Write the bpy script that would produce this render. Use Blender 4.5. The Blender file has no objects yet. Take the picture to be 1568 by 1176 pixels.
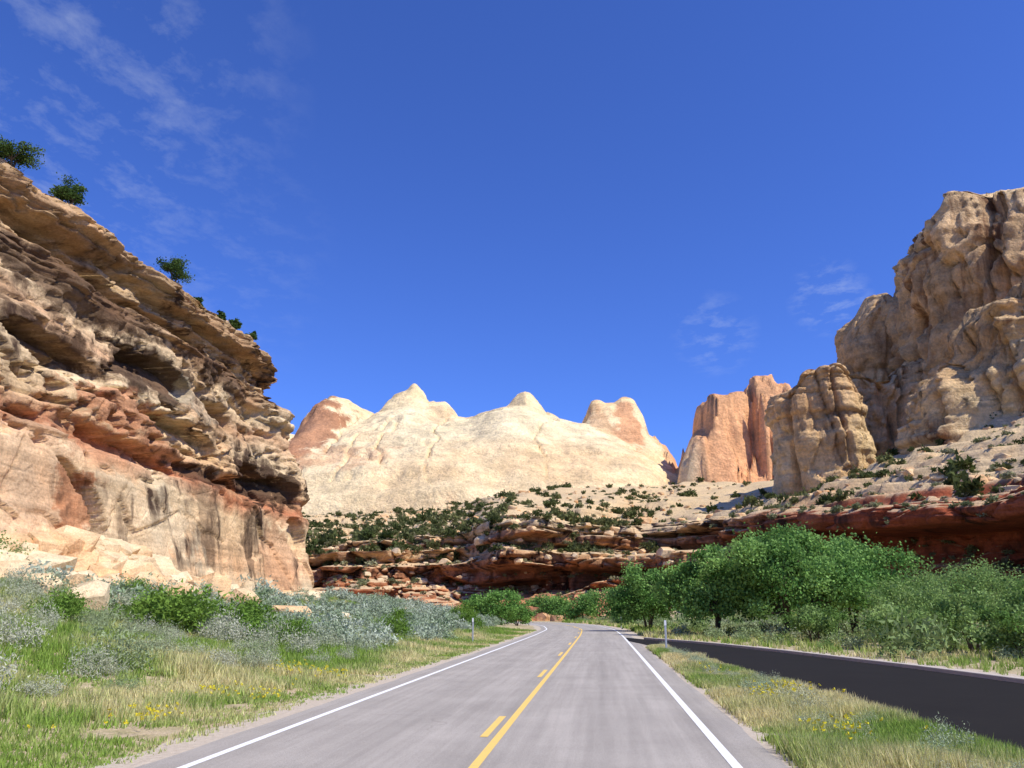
import bpy, bmesh, math, numpy as np
from mathutils import Vector
rng=np.random.default_rng(7)
scene=bpy.context.scene
CAMH=1.85
# ------------------------------------------------------------ noise helpers
_p=np.random.default_rng(3).permutation(1024)
_v=np.random.default_rng(4).random(1024)
def _h(i,j,k): return _p[(_p[(_p[i&1023]+j)&1023]+k)&1023]
def vn(x,y,z,seed=0):
    x,y,z=np.broadcast_arrays(np.asarray(x,float)+seed*13.7,np.asarray(y,float)+seed*7.3,np.asarray(z,float)+seed*3.1)
    xi=np.floor(x).astype(np.int64);yi=np.floor(y).astype(np.int64);zi=np.floor(z).astype(np.int64)
    fx=x-xi;fy=y-yi;fz=z-zi
    fx=fx*fx*fx*(fx*(fx*6-15)+10);fy=fy*fy*fy*(fy*(fy*6-15)+10);fz=fz*fz*fz*(fz*(fz*6-15)+10)
    r=0
    for a in (0,1):
        wa=fx if a else 1-fx
        for b in (0,1):
            wb=fy if b else 1-fy
            for c in (0,1):
                wc=fz if c else 1-fz
                r=r+wa*wb*wc*_v[_h(xi+a,yi+b,zi+c)]
    return r*2-1
def fbm(x,y,z,o=4,seed=0,gain=.5):
    r=0;a=1;t=0
    for i in range(o):
        r=r+a*vn(x*2.03**i,y*2.03**i,z*2.03**i,seed+i*5);t+=a;a*=gain
    return r/t*1.5
def cell(x,y,z,seed=0):
    x,y,z=np.broadcast_arrays(np.asarray(x,float)+seed*9.1,y,z)
    xi=np.floor(x).astype(np.int64);yi=np.floor(y).astype(np.int64);zi=np.floor(z).astype(np.int64)
    f1=np.full(x.shape,9.);f2=np.full(x.shape,9.);idv=np.zeros(x.shape)
    for a in (-1,0,1):
        for b in (-1,0,1):
            for c in (-1,0,1):
                h=_h(xi+a,yi+b,zi+c)
                d=(xi+a+_v[h]-x)**2+(yi+b+_v[(h+311)&1023]-y)**2+(zi+c+_v[(h+577)&1023]-z)**2
                m=d<f1
                f2=np.where(m,f1,np.minimum(f2,d));idv=np.where(m,_v[(h+101)&1023],idv);f1=np.where(m,d,f1)
    return np.sqrt(f1),np.sqrt(f2),idv
def ss(a,b,x):
    t=np.clip((np.asarray(x,float)-a)/(b-a),0,1);return t*t*(3-2*t)
def strat(z,s,thick,freq,seed,wp=.7,wf=.02):
    lz=z/thick+wp*vn(s*wf,0,seed*3.3,seed)
    k=np.floor(lz);f=lz-k
    pr=vn(s*freq,k*7.31,seed*1.7,seed)
    return pr+.45*((1-np.abs(2*f-1)**5)-1)
# ------------------------------------------------------------ mesh helpers
def mesh_obj(name,V,F,mats,smooth=True,col=None,matidx=None,uv=None,parent=None):
    V=np.asarray(V,np.float32).reshape(-1,3);F=np.asarray(F,np.int32);m,k=F.shape
    me=bpy.data.meshes.new(name)
    me.vertices.add(len(V));me.vertices.foreach_set('co',V.ravel())
    me.loops.add(m*k);me.loops.foreach_set('vertex_index',F.ravel())
    me.polygons.add(m);me.polygons.foreach_set('loop_start',np.arange(0,m*k,k,dtype=np.int32))
    me.update(calc_edges=True)
    me.polygons.foreach_set('use_smooth',np.full(m,bool(smooth)))
    for mt in mats: me.materials.append(mt)
    if matidx is not None: me.polygons.foreach_set('material_index',np.asarray(matidx,np.int32))
    if col is not None:
        at=me.color_attributes.new('Col','FLOAT_COLOR','POINT')
        c=np.ones((len(V),4),np.float32);c[:,:3]=col
        at.data.foreach_set('color',c.ravel())
    if uv is not None:
        u=me.uv_layers.new(name='UVMap');u.data.foreach_set('uv',np.asarray(uv,np.float32)[F.ravel()].ravel())
    me.validate()
    ob=bpy.data.objects.new(name,me);scene.collection.objects.link(ob)
    if parent: ob.parent=parent
    return ob
def gridF(nr,nc,flip=False):
    i=np.arange(nr-1)[:,None]*nc+np.arange(nc-1)[None,:]
    i=i.ravel();q=np.stack([i,i+1,i+nc+1,i+nc],1)
    return q[:,::-1] if flip else q
def dense(pts,step,sm):
    P=np.asarray(pts,float);d=np.r_[0,np.cumsum(np.hypot(*np.diff(P[:,:2],axis=0).T))]
    s=np.arange(0,d[-1],step);Q=np.stack([np.interp(s,d,P[:,i]) for i in range(P.shape[1])],1)
    k=int(sm/step)
    if k>1:
        w=np.hanning(2*k+3)[1:-1];w/=w.sum();h=len(w)//2
        for i in range(Q.shape[1]):
            c=Q[:,i];a=2*c[0]-c[1:h+1][::-1];b=2*c[-1]-c[-h-1:-1][::-1]
            Q[:,i]=np.convolve(np.r_[a,c,b],w,'valid')
    T=np.gradient(Q[:,:2],axis=0);T/=np.linalg.norm(T,axis=1)[:,None]
    return Q,T,s
# ------------------------------------------------------------ materials
def N(nt,t,**kw):
    n=nt.nodes.new(t)
    for k,v in kw.items(): setattr(n,k,v)
    return n
class G:
    def __init__(s,name,rough=.95,spec=.15):
        s.m=bpy.data.materials.new(name);s.m.use_nodes=True;s.nt=s.m.node_tree
        s.b=s.nt.nodes['Principled BSDF'];s.b.inputs['Roughness'].default_value=rough
        s.b.inputs['Specular IOR Level'].default_value=spec
        s.P=s.nt.nodes.new('ShaderNodeTexCoord').outputs['Object']
    def L(s,a,b): s.nt.links.new(a,b)
    def setin(s,sock,v):
        if isinstance(v,bpy.types.NodeSocket): s.L(v,sock)
        elif v is not None:
            sock.default_value=(tuple(v)+(1,)) if (hasattr(v,'__len__') and len(v)==3 and sock.type=='RGBA') else v
    def mp(s,v,sc,loc=(0,0,0)):
        n=N(s.nt,'ShaderNodeMapping');s.L(v,n.inputs[0]);n.inputs['Scale'].default_value=sc;n.inputs['Location'].default_value=loc;return n.outputs[0]
    def noise(s,v,scale,detail=4,rough=.55,dist=0):
        n=N(s.nt,'ShaderNodeTexNoise');s.L(v,n.inputs['Vector']);n.inputs['Scale'].default_value=scale
        n.inputs['Detail'].default_value=detail;n.inputs['Roughness'].default_value=rough;n.inputs['Distortion'].default_value=dist;return n.outputs[0]
    def vor(s,v,scale,feature='DISTANCE_TO_EDGE'):
        n=N(s.nt,'ShaderNodeTexVoronoi',feature=feature);s.L(v,n.inputs['Vector']);n.inputs['Scale'].default_value=scale;return n.outputs[0]
    def mr(s,v,a,b,c=0,d=1):
        n=N(s.nt,'ShaderNodeMapRange');s.L(v,n.inputs[0])
        for i,x in enumerate((a,b,c,d)): n.inputs[i+1].default_value=x
        return n.outputs[0]
    def ma(s,op,a,b=None):
        n=N(s.nt,'ShaderNodeMath',operation=op);s.setin(n.inputs[0],a)
        if b is not None: s.setin(n.inputs[1],b)
        return n.outputs[0]
    def mix(s,f,a,b,bt='MIX'):
        n=N(s.nt,'ShaderNodeMix',data_type='RGBA',blend_type=bt);s.setin(n.inputs[0],f);s.setin(n.inputs[6],a);s.setin(n.inputs[7],b);return n.outputs[2]
    def ramp(s,f,stops):
        n=N(s.nt,'ShaderNodeValToRGB');s.L(f,n.inputs[0]);e=n.color_ramp.elements
        while len(e)<len(stops): e.new(.5)
        for q,(p,c) in zip(e,stops): q.position=p;q.color=(*c,1)
        return n.outputs[0]
    def sep(s,v):
        n=N(s.nt,'ShaderNodeSeparateXYZ');s.L(v,n.inputs[0]);return n.outputs
    def comb(s,f):
        n=N(s.nt,'ShaderNodeCombineXYZ')
        for i in range(3): s.L(f,n.inputs[i])
        return n.outputs[0]
    def bump(s,h,dist,strength=1,prev=None):
        n=N(s.nt,'ShaderNodeBump');s.L(h,n.inputs['Height']);n.inputs['Distance'].default_value=dist;n.inputs['Strength'].default_value=strength
        if prev is not None: s.L(prev,n.inputs['Normal'])
        return n.outputs[0]
def rock(name,z0,z1,stops,warp=3,varn=.8,strata=.45,sc=1.,bump=.35,dark=(.07,.04,.028),xred=None,crack=False,patches=(),hv=.5,dust=None,da=.45,tint=(1.05,.99,.85)):
    g=G(name);P=g.P;z=g.sep(P)[2]
    nz=g.sep(g.nt.nodes.new('ShaderNodeNewGeometry').outputs['Normal'])[2]
    n1=g.noise(P,.07*sc,4)
    zw=g.ma('ADD',z,g.ma('MULTIPLY',g.ma('SUBTRACT',n1,.5),warp*4))
    c=g.ramp(g.mr(zw,z0,z1),stops)
    if xred:
        f=g.mr(g.sep(P)[0],xred[0],xred[1],0,xred[2])
        if len(xred)>4: f=g.ma('MULTIPLY',f,g.mr(z,xred[4],xred[5],1,0))
        c=g.mix(f,c,xred[3])
    st=g.noise(g.mp(P,(.05,.05,1.6*sc)),1,4,.65)
    bl=g.noise(P,.45*sc,6,.62)
    bo=g.mr(bl,.25,.75,-.6,.6)
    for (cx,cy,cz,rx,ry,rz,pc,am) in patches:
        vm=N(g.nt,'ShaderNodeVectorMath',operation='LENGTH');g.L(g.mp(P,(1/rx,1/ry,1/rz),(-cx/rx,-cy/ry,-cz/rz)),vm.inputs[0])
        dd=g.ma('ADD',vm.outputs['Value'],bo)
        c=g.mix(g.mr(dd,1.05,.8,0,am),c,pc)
    c=g.mix(1,c,g.comb(g.mr(st,.32,.68,1-strata,1.12)),'MULTIPLY')
    c=g.mix(1,c,g.comb(g.mr(bl,.3,.7,.72,1.16)),'MULTIPLY')
    c=g.mix(g.mr(n1,.45,.62,0,hv),c,g.mix(1,c,(1.0,.76,.58),'MULTIPLY'))
    v1=g.noise(g.mp(P,(.5*sc,.5*sc,.07*sc)),1,4,.65,.4);v2=g.noise(P,.11*sc,2,.6)
    f=g.ma('MULTIPLY',g.mr(v1,.46,.62),g.mr(v2,.45,.56,0,varn))
    f=g.ma('MULTIPLY',f,g.mr(nz,.35,.75,1,.05))
    c=g.mix(f,c,dark)
    if dust: c=g.mix(g.mr(nz,.72,.9,0,da),c,g.mix(bl,dust,tuple(q*.7 for q in dust)))
    fi=g.noise(P,5*sc,2,.6)
    c=g.mix(1,c,g.comb(g.mr(fi,.3,.7,.8,1.14)),'MULTIPLY')
    c=g.mix(1,c,tint,'MULTIPLY')
    g.L(c,g.b.inputs['Base Color'])
    b=g.bump(g.noise(P,1.2*sc,6,.7),.6/sc,bump*1.6)
    if crack:
        vo=g.vor(g.mp(P,(.35*sc,.35*sc,.5*sc)),1);b=g.bump(g.mr(vo,0,.06),.25/sc,bump*.6,b)
    g.L(b,g.b.inputs['Normal']);return g.m
cream=(.80,.63,.42);tan=(.68,.49,.30);org=(.76,.49,.29);red=(.56,.25,.14);brn=(.44,.29,.175);pale=(.86,.74,.54);dk=(.08,.045,.03)
dkb=(.14,.085,.055)
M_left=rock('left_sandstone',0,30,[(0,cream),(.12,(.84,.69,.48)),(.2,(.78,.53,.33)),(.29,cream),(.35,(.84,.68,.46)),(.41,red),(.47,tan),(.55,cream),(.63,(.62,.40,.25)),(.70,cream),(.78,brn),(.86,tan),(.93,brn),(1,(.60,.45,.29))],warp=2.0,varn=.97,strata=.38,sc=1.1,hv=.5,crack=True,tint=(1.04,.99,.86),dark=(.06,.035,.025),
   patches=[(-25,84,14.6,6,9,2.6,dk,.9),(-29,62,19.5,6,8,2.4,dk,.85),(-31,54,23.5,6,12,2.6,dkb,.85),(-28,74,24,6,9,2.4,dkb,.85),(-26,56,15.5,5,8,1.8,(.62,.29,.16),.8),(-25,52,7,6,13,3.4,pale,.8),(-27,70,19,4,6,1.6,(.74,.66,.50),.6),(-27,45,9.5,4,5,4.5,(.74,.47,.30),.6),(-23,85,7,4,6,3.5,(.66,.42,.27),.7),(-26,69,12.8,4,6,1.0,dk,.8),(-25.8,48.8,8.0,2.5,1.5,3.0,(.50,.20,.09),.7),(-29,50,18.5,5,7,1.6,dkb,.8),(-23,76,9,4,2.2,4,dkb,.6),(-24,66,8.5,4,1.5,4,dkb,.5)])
M_mid=rock('canyon_sandstone',0,60,[(0,org),(.05,red),(.12,(.44,.19,.10)),(.19,(.46,.23,.13)),(.235,(.74,.51,.30)),(.28,(.42,.20,.11)),(.33,cream),(.42,(.68,.52,.33)),(.7,(.68,.53,.34)),(1,(.68,.55,.36))],warp=2.6,varn=1,strata=.45,sc=.6,dark=(.05,.025,.017),xred=(36,50,.95,(.42,.11,.055),18.4,21),dust=(.82,.64,.41),da=.75)
M_up=rock('upper_cliff_sandstone',20,110,[(0,(.76,.59,.38)),(.2,(.82,.65,.42)),(.4,(.74,.54,.33)),(.6,(.60,.40,.23)),(.85,(.74,.54,.34)),(1,(.84,.68,.46))],warp=6,varn=.95,strata=.26,sc=.3,bump=.5,dark=(.17,.085,.05),dust=(.84,.68,.46),tint=(1.08,1.0,.82))
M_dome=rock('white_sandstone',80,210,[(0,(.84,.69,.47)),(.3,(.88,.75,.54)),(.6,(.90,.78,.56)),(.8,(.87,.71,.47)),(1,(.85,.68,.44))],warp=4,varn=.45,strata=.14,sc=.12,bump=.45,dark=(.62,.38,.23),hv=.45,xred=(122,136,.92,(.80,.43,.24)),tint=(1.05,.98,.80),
   patches=[(-160,640,126,26,120,56,(.50,.26,.16),.95),(-115,600,100,46,60,17,(.80,.54,.36),.7),(98,690,150,12,60,40,(.74,.42,.26),.85),(75,690,145,10,50,30,(.78,.52,.33),.7),(-60,700,165,14,60,22,(.82,.60,.40),.6)])  # first patch: brown rock streaks plus the left face's shade, painted into the colour
M_boul=rock('boulder_stone',0,30,[(0,pale),(.2,cream),(.5,cream),(1,tan)],warp=5,varn=.15,strata=.12,sc=2,hv=.7)
M_bred=rock('red_boulder_stone',0,30,[(0,org),(.1,red),(.3,org),(1,cream)],warp=4,varn=.3,strata=.25,sc=1)
def leafmat(name,tr=.3):
    m=bpy.data.materials.new(name);m.use_nodes=True;nt=m.node_tree;nt.nodes.clear()
    o=N(nt,'ShaderNodeOutputMaterial');a=N(nt,'ShaderNodeAttribute',attribute_name='Col')
    d=N(nt,'ShaderNodeBsdfDiffuse');t=N(nt,'ShaderNodeBsdfTranslucent');mx=N(nt,'ShaderNodeMixShader');mx.inputs[0].default_value=tr
    nt.links.new(a.outputs['Color'],d.inputs[0]);nt.links.new(a.outputs['Color'],t.inputs[0])
    nt.links.new(d.outputs[0],mx.inputs[1]);nt.links.new(t.outputs[0],mx.inputs[2]);nt.links.new(mx.outputs[0],o.inputs[0]);return m
M_leaf=leafmat('leaves');M_grass=leafmat('grass_blades',.35);M_sage=leafmat('sage_leaves',.2)
g=G('bark');c=g.mix(g.noise(g.mp(g.P,(6,6,1)),2,5),(.05,.035,.025),(.16,.125,.095));g.L(c,g.b.inputs['Base Color']);M_bark=g.m
# ------------------------------------------------------------ roads
RC=dense([(-4.85,-30),(-3.8,-20),(-1.7,0),(.4,20),(2.5,40),(5.2,66),(7.0,86),(7.3,106),(5.2,126),(-1,142),(-12,153),(-30,159),(-60,163),(-110,166)],.5,9)
RP,RT,RS=RC;RN=np.stack([RT[:,1],-RT[:,0]],1)   # right-hand normal
_rp=RP[::4,:2];_rn=RN[::4]
def road_lat(x,y):
    x=np.asarray(x,float).ravel();y=np.asarray(y,float).ravel();out=np.empty(len(x))
    for i in range(0,len(x),20000):
        dx=x[i:i+20000,None]-_rp[None,:,0];dy=y[i:i+20000,None]-_rp[None,:,1]
        k=np.argmin(dx*dx+dy*dy,1);r=np.arange(len(k))
        lat=dx[r,k]*_rn[k,0]+dy[r,k]*_rn[k,1]
        dist=np.sqrt(dx[r,k]**2+dy[r,k]**2)
        out[i:i+20000]=np.sign(lat)*np.maximum(dist*.98,np.abs(lat))
    return out
def ground_z(x,y):
    sh=np.shape(x);x=np.asarray(x,float).ravel();y=np.asarray(y,float).ravel();l=road_lat(x,y)
    L=ss(5.5,16,-l)*1.3+ss(15,24,-l)*1.5;R=ss(20,48,l)*2.4*ss(-40,0,x)
    n=.18*fbm(x*.15,y*.15,0,3,seed=2)*ss(6,12,np.where(l<0,-l,l-9))
    z=np.where(l<0,L,R)+n
    z=np.where(y>400,z*0+2,z)
    return z.reshape(sh)
def side_edges(y):   # inner / outer edge of the side road
    yi=[-30,0,12,15,25,36,44,50,54,60];xi=[6.2,6.4,6.7,6.9,7.2,7.5,7.4,7.3,7.2,8.0]
    yo=[-30,0,22,28,38.6,46,50,55,60];xo=[13.6,13.6,13.3,13.1,12.2,11.2,10.5,9.0,8.0]
    return np.interp(y,yi,xi),np.interp(y,yo,xo)
ax=np.r_[-3200,-2000,-1200,-700,-400,-250,-160,-110,-80,np.arange(-60,80,1.0),90,110,150,220,350,600,1000,1800,3200]
ay=np.r_[-3200,-1500,-700,-300,-120,-70,-40,np.arange(-25,190,1.0),200,220,260,320,399,401,600,1000,1800,3200]
X,Y=np.meshgrid(ax,ay);Z=ground_z(X,Y)
g=G('dry_ground');n=g.noise(g.P,.35,6);c=g.mix(g.mr(n,.4,.6),(.54,.41,.25),(.32,.30,.13))
c=g.mix(g.mr(g.noise(g.P,2.5,6),.4,.65),c,(.58,.46,.29));c=g.mix(1,c,g.comb(g.mr(g.noise(g.P,20,4),.3,.7,.7,1.2)),'MULTIPLY')
g.L(c,g.b.inputs['Base Color']);g.L(g.bump(g.noise(g.P,6,5,.7),.08,.8),g.b.inputs['Normal'])
mesh_obj('ground',np.stack([X,Y,Z],-1),gridF(*X.shape),[g.m])
def ribbon(name,a,b,z,mat,s0=0,s1=1e9,nl=2,jit=0,parent=None):
    m=(RS>=s0)&(RS<=s1);P=RP[m,:2];Nn=RN[m];s=RS[m]
    t=np.linspace(a,b,nl);V=np.zeros((len(P),nl,3));uv=np.zeros((len(P),nl,2))
    for i,q in enumerate(t):
        qq=q+(jit*fbm(s*.6,i*9.,0,4,seed=i) if (jit and i in (0,nl-1)) else 0)
        V[:,i,:2]=P+Nn*np.asarray(qq).reshape(-1,1) if np.ndim(qq) else P+Nn*q
        uv[:,i,0]=q;uv[:,i,1]=s
    V[:,:,2]=z
    return V.reshape(-1,3),gridF(len(P),nl),uv.reshape(-1,2)
def gravelmat(name,c1,c2):
    g=G(name);n=g.noise(g.P,9,6,.7);c=g.mix(g.mr(n,.35,.65),c1,c2);c=g.mix(g.mr(g.vor(g.P,40,'F1'),0,.6,0,.5),c,c2)
    g.L(c,g.b.inputs['Base Color']);g.L(g.bump(n,.03,.8),g.b.inputs['Normal']);return g.m
M_grav=gravelmat('gravel',(.38,.31,.22),(.60,.51,.39))
def asphalt(name,base,contrast,patch,spec):
    g=G(name,.9,spec)
    uv=g.nt.nodes.new('ShaderNodeUVMap').outputs[0];u=g.sep(uv)
    c=g.mix(g.mr(g.noise(g.P,.5,5,.6),.3,.7),(base*1.0,base*.90,base*.76),(base*1.22,base*1.10,base*.93))
    ag=g.vor(g.P,70,'F1');c=g.mix(1,c,g.comb(g.mr(ag,0,.8,1+contrast,1-contrast)),'MULTIPLY')
    c=g.mix(1,c,g.comb(g.mr(g.noise(g.P,150,1),.3,.7,.72,1.28)),'MULTIPLY')
    if patch:
        # oil-darkened lane middles, polished wheel tracks (across-road coordinate)
        w=g.ma('ABSOLUTE',g.ma('SINE',g.ma('MULTIPLY',u[0],3.1416/1.7)))
        w=g.ma('MULTIPLY',w,g.mr(g.noise(g.mp(uv,(2,.15,1)),1,4),.3,.7,.3,1))
        c=g.mix(1,c,g.comb(g.mr(w,0,1,.88,1.07)),'MULTIPLY')
        c=g.mix(1,c,g.comb(g.mr(g.noise(g.mp(uv,(5,.12,1)),1,3,.6),.35,.65,.91,1.07)),'MULTIPLY')
        wv=g.nt.nodes.new('ShaderNodeVectorMath');wv.operation='ADD';g.L(g.P,wv.inputs[0])
        nn=N(g.nt,'ShaderNodeTexNoise');nn.inputs['Scale'].default_value=.8;nn.inputs['Detail'].default_value=3;g.L(g.P,nn.inputs['Vector']);g.L(nn.outputs['Color'],wv.inputs[1])
        cr=g.vor(g.mp(wv.outputs[0],(.3,.1,.3)),1)
        f=g.ma('MULTIPLY',g.mr(cr,.002,.006,1,0),g.mr(g.noise(g.P,.12,3),.48,.58,0,.22))
        c=g.mix(f,c,(.16,.14,.12))
    g.L(c,g.b.inputs['Base Color']);return g.m
def paint(name,col,wear):
    g=G(name,.7,.3);c=g.mix(g.mr(g.noise(g.P,14,6,.7),.5,.72,0,wear),col,(.32,.3,.27));g.L(c,g.b.inputs['Base Color']);return g.m
M_asp=asphalt('weathered_asphalt',.37,.12,True,.2);M_new=asphalt('fresh_asphalt',.02,.3,False,.1)
M_wh=paint('white_paint',(.88,.87,.82),.5);M_ye=paint('yellow_paint',(.88,.58,.14),.45)
V,F,uv=ribbon('',-4.75,4.55,.004,None,nl=2,jit=.25);mesh_obj('road_shoulder',V,F[:,::-1],[M_grav],uv=uv)
road=bpy.data.objects.new('road',None);scene.collection.objects.link(road)
V,F,uv=ribbon('',-4.0,3.9,.010,None,nl=12,jit=.05);mesh_obj('asphalt',V,F[:,::-1],[M_asp],uv=uv,parent=road)
for nm,a,b in (('edge_line_left',-3.47,-3.34),('edge_line_right',3.22,3.35)):
    V,F,uv=ribbon('',a,b,.015,None);mesh_obj(nm,V,F[:,::-1],[M_wh],parent=road)
V,F,uv=ribbon('',.04,.16,.015,None);mesh_obj('centre_line',V,F[:,::-1],[M_ye],parent=road)
Vs=[];Fs=[];o=0
for k in range(16):
    s0=30.0+13.2+k*11.6-23.2
    V,F,uv=ribbon('',-.18,-.06,.015,None,s0,s0+3.2)
    if len(V)<4: continue
    Vs.append(V);Fs.append(F+o);o+=len(V)
mesh_obj('centre_dashes',np.concatenate(Vs),np.concatenate(Fs)[:,::-1],[M_ye],parent=road)
# side road
yy=np.arange(-30,59.6,.5);xi,xo=side_edges(yy)
def strip(x0,x1,z,y=yy,nl=2):
    t=np.linspace(0,1,nl);V=np.zeros((len(y),nl,3));V[:,:,0]=x0[:,None]*(1-t)+x1[:,None]*t;V[:,:,1]=y[:,None]
    V[:,:,2]=np.asarray(z);return V.reshape(-1,3),gridF(len(y),nl)[:,::-1]
V,F=strip(xi-.35,xo+1.9,.006,nl=2);mesh_obj('side_road_shoulder',V,F,[M_grav])
sr=bpy.data.objects.new('side_road',None);scene.collection.objects.link(sr)
V,F=strip(xi,xo,.014,nl=6);mesh_obj('asphalt',V,F,[M_new],uv=V[:,:2],parent=sr)
gk=G('concrete');cc=gk.mix(gk.noise(gk.P,3,6),(.46,.40,.33),(.66,.58,.48));gk.L(cc,gk.b.inputs['Base Color'])
pr=np.array([(0,-.02),(0.01,.12),(.03,.135),(.24,.135),(.27,.12),(.28,-.02)])
yk=yy[yy<57]
_,xk=side_edges(yk);V=np.zeros((len(yk),6,3));V[:,:,0]=xk[:,None]+.003+pr[:,0];V[:,:,1]=yk[:,None];V[:,:,2]=pr[:,1]
mesh_obj('kerb',V.reshape(-1,3),gridF(len(yk),6)[:,::-1],[gk.m],smooth=False)
xk,_=side_edges(yy[yy<50]);yk=yy[yy<50];V=np.zeros((len(yk),2,3));V[:,0,0]=xk-.14;V[:,1,0]=xk-.02;V[:,:,1]=yk[:,None];V[:,:,2]=.018
mesh_obj('road_edging',V.reshape(-1,3),gridF(len(yk),2)[:,::-1],[gk.m])
# ------------------------------------------------------------ left cliff
Q,T,S=dense([(-29,-25),(-27,0),(-26.3,20),(-25.4,42),(-24,60),(-22.8,76),(-21.9,86),(-22.0,93),(-26,98),(-36,102),(-60,110),(-105,124)],.2,3.0)
NX=T[:,1];NY=-T[:,0]
pz=[-2,3,4,7.7,10.5,12,13.2,14,17,21.6,23.4,24.6,26.9,27.6,28.7,29.4]
pi=[-1.2,-.2,0,.9,1.3,1.6,2.5,2.3,3.1,4.7,4.5,6.0,7.0,5.5,5.4,6.2]
zr=np.r_[np.arange(-1.5,23,.16),np.arange(23,29.4,.1)];ir=np.interp(zr,pz,pi)
eb=np.linspace(0,1,50)[1:]**2.2*60
zr=np.r_[zr,29.4+.9*(1-np.exp(-eb/3))+eb*.02];ir=np.r_[ir,6.2+eb]
nface=len(zr)-49
lean=np.interp(Q[:,1],[-20,48,60,76,130],[1.5,1.3,1.08,1.0,1.0])
Zg,Sg=np.meshgrid(zr,S,indexing='ij')
ins=np.where(ir<7.2,1,0)[:,None]*(ir[:,None]*lean[None,:])+np.where(ir<7.2,0,1)[:,None]*(ir[:,None]-6.2+6.2*lean[None,:])
X=Q[:,0][None,:]-NX*ins;Y=Q[:,1][None,:]-NY*ins
z=Zg
patchy=ss(-.35,.35,fbm(Sg*.045,z*.12,3,3,seed=44))      # alternating smooth faces and broken rock
am0=np.interp(z,[0,11,12.2,14,17,21,23,26,29],[.05,.07,.42,.35,.25,.35,.6,.7,.7])
amp=am0*np.where(z<23,.25+.75*patchy,1);tz_=np.interp(z,[22.5,24],[1,.6])
d=amp*(1.0*tz_*strat(z,Sg,2.3,.09,1)+.65*strat(z,Sg,.8,.2,2)*np.interp(z,[22.5,24],[1,1.6])+.45*strat(z,Sg,.36,.35,3)*np.interp(z,[22.5,24],[1,1.7]))
d+=1.6*fbm(X*.06,Y*.06,z*.05,3,seed=4)+.5*fbm(X*.3,Y*.3,z*.3,4,seed=5)*np.interp(z,[8,14],[.35,.9])
pit=fbm(X*.7,Y*.7,z*1.25,4,seed=9);d-=.95*ss(.18,.5,pit)*np.interp(z,[10,12.5,22,25],[0,1,1,.5])*(.25+patchy)
f1,f2,idv=cell(X*.2,Y*.2,z*.27,3);d+=(idv-.5)*np.interp(z,[3,11,13,22,25],[.6,.45,.8,.8,.6]);d-=np.interp(z,[0,11,13,25],[.1,.1,.3,.25])*(1-ss(0,.06,f2-f1))
f1,f2,idv=cell(X*.45,Y*.45,z*.8,13);d+=(idv-.5)*np.interp(z,[11,13,22,26],[0,.3,.35,.7])
# big spalled alcoves with dark overhanging roofs
for (ay_,az_,wy_,wz_,dp_) in [(84,14.2,7,1.8,2.8),(66,15.4,6,1.6,2.4),(62,19.8,5,1.5,2.2),(51,17.6,5,1.5,2.0),(74,19.0,4,1.4,1.9),(77,12.4,4,1.2,1.6),(57,12.8,6,1.1,1.6),(89,9.0,2.0,2.6,1.6),(70,25.2,9,.8,1.4),(55,25.6,7,.8,1.4)]:
    q=((Y-ay_)/wy_)**2+((z-az_+.06*(Y-ay_)+.5*vn(Sg*.3,0,az_))/wz_)**2+.35*fbm(Sg*.3,z*.5,ay_,3,seed=12)
    up=(z-az_)/wz_;d-=dp_*(1-ss(.8,1.0,q))*np.clip(.75+.5*up,.2,1.2)
d-=.9*ss(12.0,12.3,z+.9*vn(Sg*.06,3,0))*(1-ss(12.6,14.2,z+.9*vn(Sg*.06,3,0)))*ss(-.5,.2,vn(Sg*.05,8,1))
# curved recess (fallen flake): a crescent, deep on its near edge
yy_=Y-48.8-.45*(8.2-z);cv=(z-7.8)/2.9
cre=(1-ss(.9,1.0,np.sqrt((yy_/2.0)**2+cv**2)))*ss(.95,1.12,np.sqrt(((yy_+1.0)/1.9)**2+(cv*.92)**2))
d-=2.8*cre
tm=np.ones(len(zr));tm[nface:]=np.exp(-eb/25)*.8
d*=tm[:,None]
X=X+NX*d;Y=Y+NY*d
zz=z.copy();zz+=ss(25.5,28.5,z)*(.55*fbm(Sg*.1,0,0,3,seed=8)+.45*(vn(Sg*.5,0,0,14)>.1)*vn(Sg*.25,3,0,15))
zz[nface:]+=.6*fbm(X[nface:]*.35,Y[nface:]*.35,0,4,seed=8)*np.minimum(eb[:,None]/2,1)
f1,f2,idv=cell(X[nface:]*.5,Y[nface:]*.35,0,19);zz[nface:]+=(idv-.5)*.7*np.exp(-eb[:,None]/12)
LC=np.stack([X,Y,zz],-1)
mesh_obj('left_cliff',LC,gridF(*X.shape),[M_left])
# ------------------------------------------------------------ canyon wall (centre and right)
st=[(-150,200,20,25),(-70,186,20.5,25),(-30,180,21,25),(0,181,21.5,28),(25,173,21,32),(42,155,19.5,48),(50,130,17.8,62),(57,108,16.8,56),(62,92,16.3,42),(72,60,16,36),(85,20,16,34),(105,-40,16,30)]
Q,T,S=dense(st,.4,9);NX=T[:,1];NY=-T[:,0];RI=Q[:,3]
wR=ss(34,48,Q[:,0]+6*vn(S*.1,0,0));wL=1-ss(-18,2,Q[:,0]+5*vn(S*.1,5,0))
wM=1-wR-wL
H=Q[:,2]+(2.2*vn(S*.05,0,0,9)+.8*vn(S*.17,0,0,8))*(1-.6*wR)
h=np.linspace(-.12,1,140)
im=np.interp(h,[-.12,.12,.18,.28,.45,.50,.62,.67,.70,.74,.82,.86,.88,.95,.98,1],[-1,0,2.5,8.5,9.4,.0,.6,7,11,7.5,8.0,15.8,12.0,13,18,23])
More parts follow.
